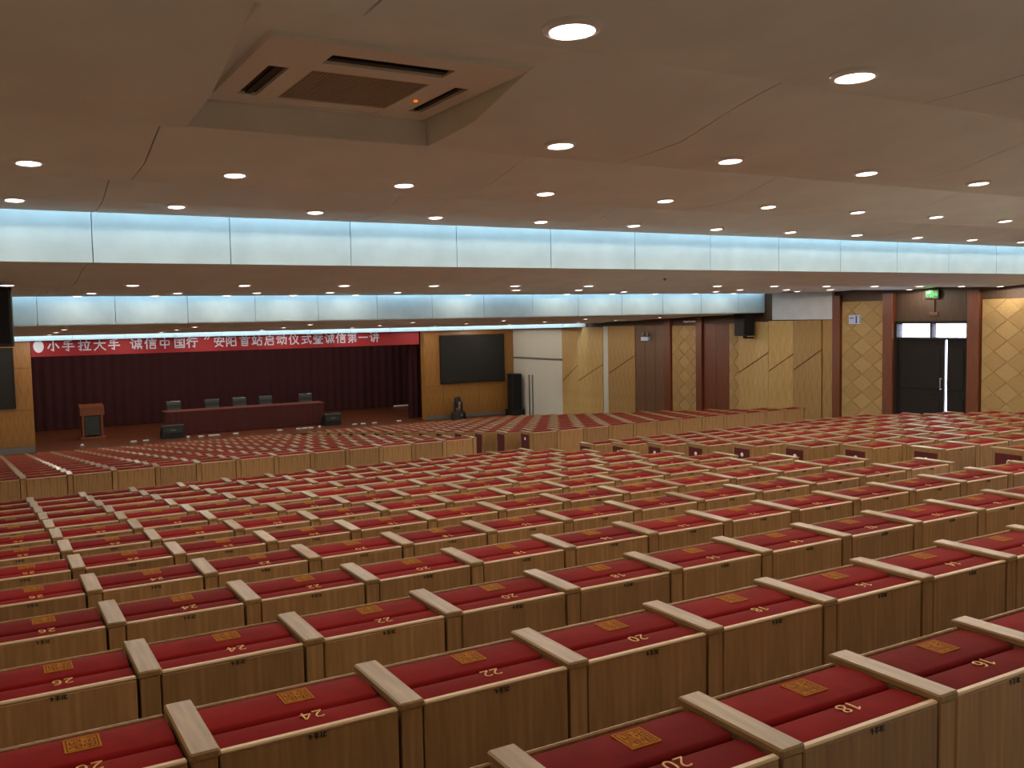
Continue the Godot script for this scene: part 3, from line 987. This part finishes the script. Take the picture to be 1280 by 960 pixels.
	# little fittings along the stage edge
	var dots := [[2.625, "by the lectern"], [5.57, "right of the left wedge loudspeaker"], [9.70, "by the table's right end"]]
	for d in dots:
		var fl := thing("footlight", "small round white footlight on the stage edge %s" % d[1], "footlight", at(d[0], STAGE_H, 29.33), "footlights on the stage edge")
		st = begin()
		lathe(st, [Vector2(0, 0.0), Vector2(0.04, 0.0), Vector2(0.045, 0.03), Vector2(0.03, 0.06), Vector2(0, 0.07)], Transform3D.IDENTITY, 16)
		show_mesh(finish(st), M.trim, "lamp_dome", fl)
		show_mesh(lb(-0.08, 0.08, 0.0, 0.02, -0.05, 0.05, 0.004), M.grey, "foot", fl)
	var bars := [4.02, 4.36, 5.95, 6.25, 6.42, 7.0, 8.38, 9.0, 9.2, 9.4, 10.9, 11.2, 11.6, 12.5]
	var near := ["left of the left wedge loudspeaker", "beside the left wedge loudspeaker", "first in front of the table", "second in front of the table", "third in front of the table", "fourth in front of the table", "fifth in front of the table", "sixth in front of the table", "seventh in front of the table", "eighth in front of the table", "first past the right wedge loudspeaker", "second past the right wedge loudspeaker", "third past the right wedge loudspeaker", "nearest the right screen wall"]
	for i in bars.size():
		var sk := thing("floor_socket", "flat pale metal socket box on the stage edge, %s" % near[i], "socket box", at(bars[i], STAGE_H, 29.30), "socket boxes on the stage edge")
		show_mesh(lb(-0.10, 0.10, 0.0, 0.018, -0.06, 0.06, 0.004), M.steel, "plate", sk)
		show_mesh(lb(-0.08, 0.08, 0.018, 0.045, -0.01, 0.05, 0.006), M.trim, "lid", sk)
	var tube := thing("pale_bar", "thin pale bar lying at the foot of the curtain on the right", "bar", at(15.05, STAGE_H, 34.35))
	st = begin()
	bar(st, Vector3(-0.62, 0.05, 0.03), Vector3(0.62, 0.05, -0.03), 0.035)
	show_mesh(finish(st), M.trim, "tube", tube)
	for x in [-0.5, 0.5]:
		show_mesh(lb(x - 0.03, x + 0.03, 0, 0.03, -0.05, 0.05, 0.004), M.black, "foot", tube)
	# moving-head stage lamp in front of the right screen wall
	var mh := thing("stage_lamp", "black stage lamp with a tilting head below the right screen", "stage lamp", at(14.43, STAGE_H, 28.65))
	st = begin()
	lathe(st, [Vector2(0, 0), Vector2(0.27, 0), Vector2(0.275, 0.05), Vector2(0.25, 0.22), Vector2(0.2, 0.29), Vector2(0, 0.30)], Transform3D.IDENTITY, 20)
	show_mesh(finish(st), M.black, "base", mh)
	for x in [-0.15, 0.11]:
		show_mesh(lb(x, x + 0.04, 0.29, 0.62, -0.05, 0.05, 0.012), M.black, "yoke_arm", mh)
	st = begin()
	lathe(st, [Vector2(0, -0.16), Vector2(0.09, -0.16), Vector2(0.115, -0.05), Vector2(0.115, 0.14), Vector2(0.09, 0.20), Vector2(0, 0.20)], Transform3D(Basis(Vector3.RIGHT, -0.35), Vector3(0, 0.56, 0)), 18)
	show_mesh(finish(st), M.black, "head", mh)
	st = begin()
	bar(st, Vector3(-0.02, 0.38, 0.10), Vector3(0.0, 0.62, 0.115), 0.045)
	show_mesh(finish(st), M.steel, "reflector", mh)
	show_mesh(lb(-0.05, 0.03, 0.13, 0.20, -0.275, -0.25, 0.006), M.grey, "control_panel", mh)
	# column loudspeaker in the corner
	var cs := thing("column_loudspeaker", "tall black column loudspeaker standing at the right end of the stage front", "loudspeaker", at(16.66, STAGE_H, 28.55))
	show_mesh(lb(-0.30, 0.24, 0.0, 0.22, -0.22, 0.22, 0.012), M.black, "base", cs)
	show_mesh(lb(-0.22, 0.17, 0.22, 1.48, -0.18, 0.18, 0.012), M.black, "cabinet", cs)
	show_mesh(lb(-0.19, 0.14, 0.26, 1.44, -0.192, -0.178, 0.004), M.black_cloth, "grille", cs)
	for i in 2:
		var pp := begin()
		bar(pp, at(X1 - 0.06, STAGE_H, 28.05 - i * 0.22), at(X1 - 0.06, -1.95, 28.05 - i * 0.22), 0.022)
		tag(show_mesh(finish(pp), M.grey, "wall_pipe"), "thin grey pipe on the pale wall, %s the column loudspeaker" % ["next to", "further right of"][i], "pipe")

	# video screens on the front wall
	for sc in [[-1.55, 1.0, "left", "leftmost, cut by the photo's edge"], [14.03, 16.57, "right", "above the stage lamp"]]:
		var vs := thing("video_screen", "large dark switched-off video screen on the %s front wall, %s" % [sc[2], sc[3]], "screen", at((sc[0] + sc[1]) * 0.5, -2.19, STAGE_F))
		var hw: float = (sc[1] - sc[0]) * 0.5
		st = begin()
		for b in [[-hw, hw, 0.0, 0.05], [-hw, hw, 1.645, 1.69], [-hw, -hw + 0.04, 0.0, 1.69], [hw - 0.04, hw, 0.0, 1.69]]:
			bevel_box(st, Vector3(b[0], b[2], 0.0), Vector3(b[1], b[3], 0.09), 0.004)
		show_mesh(finish(st), M.black, "frame", vs)
		for i in 4:
			for j in 3:
				var w := (hw * 2 - 0.08) / 4
				var hh := 1.595 / 3
				show_mesh(box_mesh(Vector3(-hw + 0.04 + w * i + 0.001, 0.05 + hh * j + 0.001, 0), Vector3(-hw + 0.04 + w * (i + 1) - 0.001, 0.05 + hh * (j + 1) - 0.001, 0.07)), M.screen, "screen_tile", vs)

# ---------------------------------------------------------------- fittings in the hall
func build_fittings() -> void:
	# ceiling cassette
	var ac := thing("air_conditioner", "square ceiling cassette air conditioner recessed above the camera", "air conditioner", at(1.493, 1.02, 3.823))
	var st := begin()
	var lo := Vector2(-0.528, -0.517)
	# frame plate built round the grille and the four slots
	var xs := [-0.528, -0.433, -0.351, -0.258, 0.258, 0.379, 0.447, 0.528]
	var fs := [-0.517, -0.393, -0.268, -0.15, 0.352, 0.405, 0.475, 0.517]
	var hole := func(i: int, j: int) -> bool:
		var x: float = (xs[i] + xs[i + 1]) * 0.5
		var f: float = (fs[j] + fs[j + 1]) * 0.5
		if x > -0.258 and x < 0.258 and ((f > -0.393 and f < -0.268) or (f > -0.15 and f < 0.352) or (f > 0.405 and f < 0.475)): return true
		if f > -0.15 and f < 0.352 and ((x > -0.433 and x < -0.351) or (x > 0.379 and x < 0.447)): return true
		return false
	for i in 7:
		for j in 7:
			if not hole.call(i, j):
				box(st, Vector3(xs[i], -0.014, -fs[j]), Vector3(xs[i + 1], 0.012, -fs[j + 1]))
	show_mesh(finish(st), M.unit, "frame", ac)
	for s in [[-0.258, 0.258, -0.393, -0.268], [-0.433, -0.351, -0.15, 0.352], [0.379, 0.447, -0.15, 0.352]]:
		var slot := show_mesh(box_mesh(Vector3(s[0], 0.0, -s[2]), Vector3(s[1], 0.01, -s[3])), M.slot, "air_slot", ac)
		var along_x: bool = s[1] - s[0] > s[3] - s[2]
		var fin := box_mesh(Vector3(s[0] + 0.01, -0.010, -(s[2] + (s[3] - s[2]) * 0.45)), Vector3(s[1] - 0.01, -0.004, -(s[2] + (s[3] - s[2]) * 0.75))) if along_x else box_mesh(Vector3(s[0] + (s[1] - s[0]) * 0.4, -0.010, -(s[2] + 0.01)), Vector3(s[0] + (s[1] - s[0]) * 0.7, -0.004, -(s[3] - 0.01)))
		show_mesh(fin, M.slot, "vane", slot)
	show_mesh(box_mesh(Vector3(-0.257, -0.011, -0.406), Vector3(0.257, 0.0, -0.474), 0.004), M.unit, "closed_flap", ac)
	var gr := show_mesh(box_mesh(Vector3(-0.258, -0.004, 0.15), Vector3(0.258, 0.006, -0.352)), M.grille, "intake_grille", ac)
	for k in 30:
		var x := -0.254 + k * 0.017
		show_mesh(box_mesh(Vector3(x, -0.010, 0.146), Vector3(x + 0.013, -0.004, -0.348)), M.grille, "slat", gr)
	show_mesh(box_mesh(Vector3(0.315, -0.020, -0.13), Vector3(0.328, -0.012, -0.145)), M.amber, "indicator_lamp", ac)
	# loudspeaker hung at the left edge of the view
	var ls := thing("hanging_loudspeaker", "black loudspeaker hanging from the ceiling at the photo's left edge", "loudspeaker", at(0.07, -0.168, 10.4))
	show_mesh(lb(-0.30, 0.30, 0.0, 0.58, -0.15, 0.15, 0.012), M.black, "cabinet", ls)
	show_mesh(lb(-0.27, 0.27, 0.03, 0.55, -0.162, -0.148, 0.004), M.black_cloth, "grille", ls)
	show_mesh(lb(-0.05, 0.05, 0.58, 0.63, -0.05, 0.05, 0.006), M.black, "hanger", ls)
	# loudspeaker on the right wall
	var rs := thing("wall_loudspeaker", "black loudspeaker on a wall bracket below the white ceiling band", "loudspeaker", at(16.60, -0.52, 17.12))
	show_mesh(lb(-0.18, 0.18, 0.0, 0.55, -0.17, 0.17, 0.012), M.black, "cabinet", rs)
	show_mesh(lb(-0.155, 0.155, 0.025, 0.525, -0.182, -0.168, 0.004), M.black_cloth, "grille", rs)
	st = begin()
	bevel_box(st, Vector3(0.02, -0.07, -0.05), Vector3(0.36, -0.03, 0.05), 0.006)
	bevel_box(st, Vector3(-0.02, -0.06, -0.04), Vector3(0.06, 0.0, 0.04), 0.006)
	show_mesh(finish(st), M.black, "bracket", rs)
	# exit sign above the door
	var ex := thing("exit_sign", "lit green exit sign above the dark double door", "exit sign", at(X1, 0.25, 12.16))
	show_mesh(lb(-0.06, 0.0, 0.0, 0.19, -0.155, 0.155, 0.006), M.plate, "housing", ex)
	st = begin()
	# running figure between arrows, facing the hall (drawn in f and y)
	for s in [[-0.125, 0.09, -0.05, 0.09, 0.016], [-0.125, 0.09, -0.095, 0.115, 0.014], [-0.125, 0.09, -0.095, 0.065, 0.014], [0.125, 0.09, 0.05, 0.09, 0.016], [0.125, 0.09, 0.095, 0.115, 0.014], [0.125, 0.09, 0.095, 0.065, 0.014],
			[0.0, 0.13, 0.005, 0.08, 0.028], [0.005, 0.08, -0.035, 0.035, 0.018], [0.005, 0.08, 0.035, 0.035, 0.018], [0.0, 0.12, 0.04, 0.10, 0.014], [0.0, 0.12, -0.04, 0.105, 0.014]]:
		bar(st, Vector3(-0.062, s[1], -s[0]), Vector3(-0.062, s[3], -s[2]), s[4] * 0.5, 8)
	lathe(st, [Vector2(0, -0.004), Vector2(0.016, -0.004), Vector2(0.016, 0.004), Vector2(0, 0.004)], Transform3D(Basis(Vector3(0, 1, 0), Vector3(-1, 0, 0), Vector3(0, 0, 1)), Vector3(-0.062, 0.155, 0)), 12)
	show_mesh(finish(st), M.green, "lit_symbol", ex)
	st = begin()
	bar(st, Vector3(-0.02, -0.28, 0.03), Vector3(-0.02, 0.0, 0.03), 0.014)
	bevel_box(st, Vector3(-0.03, -0.34, -0.07), Vector3(0.0, -0.27, 0.12), 0.006)
	show_mesh(finish(st), M.brown, "conduit", ex)
	var gl := OmniLight3D.new()
	gl.light_color = Color(0.1, 1.0, 0.35)
	gl.light_energy = 0.01
	gl.light_size = 0.05
	gl.omni_range = 30.0
	gl.shadow_enabled = true
	gl.position = Vector3(-0.11, 0.09, 0)
	put(gl, "sign_lamp", ex)
	# plate on the lozenge panel
	var sg := thing("wall_sign", "small pale blue sign on the panel left of the door", "sign", at(X1 - 0.042, -0.25, 14.07))
	show_mesh(lb(-0.02, 0.0, 0.0, 0.20, -0.16, 0.16, 0.004), M.sign_pale, "plate", sg)
	show_mesh(lb(-0.024, -0.018, 0.02, 0.18, -0.065, -0.03, 0.001), M.sign_blue, "dark_stroke", sg)
	show_mesh(lb(-0.024, -0.018, 0.12, 0.14, 0.02, 0.13, 0.001), M.sign_blue, "dark_stroke", sg)
	show_mesh(lb(-0.024, -0.018, 0.02, 0.18, -0.155, -0.14, 0.001), M.sign_blue, "dark_stroke", sg)
	# device on the brown panels
	var dv := thing("wall_box", "small pale box with two round heads on the brown wall panels", "wall box", at(X1 - 0.03, -0.69, 21.43))
	show_mesh(lb(-0.09, 0.0, 0.0, 0.11, -0.15, 0.19, 0.008), M.sign_pale, "body", dv)
	for f in [-0.11, 0.08]:
		st = begin()
		bar(st, Vector3(-0.06, 0.13, -f), Vector3(-0.06, 0.16, -f), 0.02)
		bar(st, Vector3(-0.10, 0.185, -f), Vector3(-0.03, 0.185, -f), 0.05, 14)
		show_mesh(finish(st), M.grey, "lamp_head", dv)
	var hd := thing("strip_fitting", "thin pale strip fitting high on the wall above the lozenge panel", "strip fitting", at(X1, -0.17, 19.45))
	show_mesh(lb(-0.035, 0.0, 0.0, 0.04, -0.40, 0.40, 0.006), M.trim, "housing", hd)
	for k in 2:
		show_mesh(lb(-0.04, 0.0, -0.012, 0.0, -0.3 + k * 0.55, -0.25 + k * 0.55, 0.002), M.trim, "clip", hd)
	# sprinkler head
	var sp := thing("sprinkler", "small sprinkler head on the ceiling between the white bands", "sprinkler", at(8.15, ceiling_h(9.9), 9.9))
	st = begin()
	lathe(st, [Vector2(0, 0.002), Vector2(0.03, 0.0), Vector2(0.026, -0.008), Vector2(0.008, -0.01), Vector2(0.008, -0.024), Vector2(0.016, -0.026), Vector2(0.0, -0.028)], Transform3D.IDENTITY, 12)
	show_mesh(finish(st), M.redwood, "head", sp)

# ---------------------------------------------------------------- downlights
var ring_mesh: ArrayMesh
var lens_mesh: ArrayMesh

func downlight(x: float, f: float, label: String, group: String, power := 1.0) -> void:
	var tilt := (ceiling_h(f + 0.05) - ceiling_h(f - 0.05)) / 0.1
	var d := thing("downlight", label, "downlight", at(x, ceiling_h(f), f), group)
	d.rotation.x = atan(tilt)
	show_mesh(ring_mesh, M.trim, "trim_ring", d)
	show_mesh(lens_mesh, M.lens, "lamp_lens", d)
	var l := SpotLight3D.new()
	l.light_color = Color(1.0, 0.94, 0.86)
	l.light_energy = LAMP_POWER * power
	l.light_size = 0.03
	l.spot_angle = 89.5
	l.spot_angle_attenuation = 0.05
	l.spot_range = 60.0
	l.spot_attenuation = 2.0
	l.shadow_enabled = true
	put(l, "lamp", d)
	l.position = Vector3(0, -0.05, 0)
	l.rotation.x = -PI * 0.5

func build_downlights() -> void:
	var st := begin()
	lathe(st, [Vector2(0.062, -0.006), Vector2(0.066, -0.016), Vector2(0.082, -0.012), Vector2(0.086, 0.004), Vector2(0.062, 0.004)], Transform3D.IDENTITY, 24)
	ring_mesh = finish(st)
	st = begin()
	lathe(st, [Vector2(0.0, 0.0), Vector2(0.062, 0.0), Vector2(0.062, -0.008), Vector2(0.05, -0.016), Vector2(0.0, -0.02)], Transform3D.IDENTITY, 24)
	lens_mesh = finish(st)
	var rows := [
		[-1.9, range(-1, 15), "behind the camera", 0.15],
		[0.2, range(-1, 15), "beside the camera", 0.2],
		[2.22, range(-1, 15), "first ceiling row from the camera", 0.65],
		[4.06, [-1, 2, 3, 4, 5, 6, 7, 8, 9, 10, 11, 12, 13, 14], "second ceiling row from the camera"],
		[6.05, range(-1, 15), "third ceiling row from the camera"],
		[7.98, range(-1, 15), "fourth ceiling row, just before the nearer white band", 0.75],
		[10.5, [0, 1, 2, 3, 4, 5, 6, 8, 9, 10, 11, 12, 13, 14], "first row beyond the nearer white band"],
		[12.45, [6, 7, 10, 11, 12, 14], "second row beyond the nearer white band"],
		[14.35, [1, 2, 3, 4, 5, 9, 11, 13], "third row beyond the nearer white band"],
		[16.3, [1, 2, 3, 4, 5, 7, 9, 10, 11, 12, 13], "row just before the farther white band", 0.5],
		[19.0, range(-1, 14, 2), "hidden row under the front ceiling, nearest", 1.1],
		[20.9, range(-1, 14, 2), "hidden row under the front ceiling, middle", 1.1],
		[22.75, range(-1, 14, 2), "hidden row under the front ceiling, farthest", 1.1],
		[26.4, range(-1, 15, 2), "hidden row near the stage, rear", 1.4],
		[28.2, range(-1, 15, 2), "hidden row near the stage, front", 1.4],
		[31.0, range(1, 13, 2), "hidden row over the stage, front", 4.0],
		[33.3, range(1, 13, 2), "hidden row over the stage, rear", 1.0]]
	for r in rows:
		var shown := 0
		var hid := 0
		for n in r[1]:
			var x: float = 0.34 + 1.163 * n
			var v := seen(at(x, ceiling_h(r[0]), r[0]))
			if v > 0:
				shown += 1
			else:
				hid += 1
			var label := "round lit downlight, %s, %s from the left" % [r[2], ORD[shown]] if v > 0 else "round lit downlight, %s, unseen, %s from left" % [r[2], ORD[hid]]
			downlight(x, r[0], label, "ceiling downlights", r[3] if r.size() > 3 else 1.0)
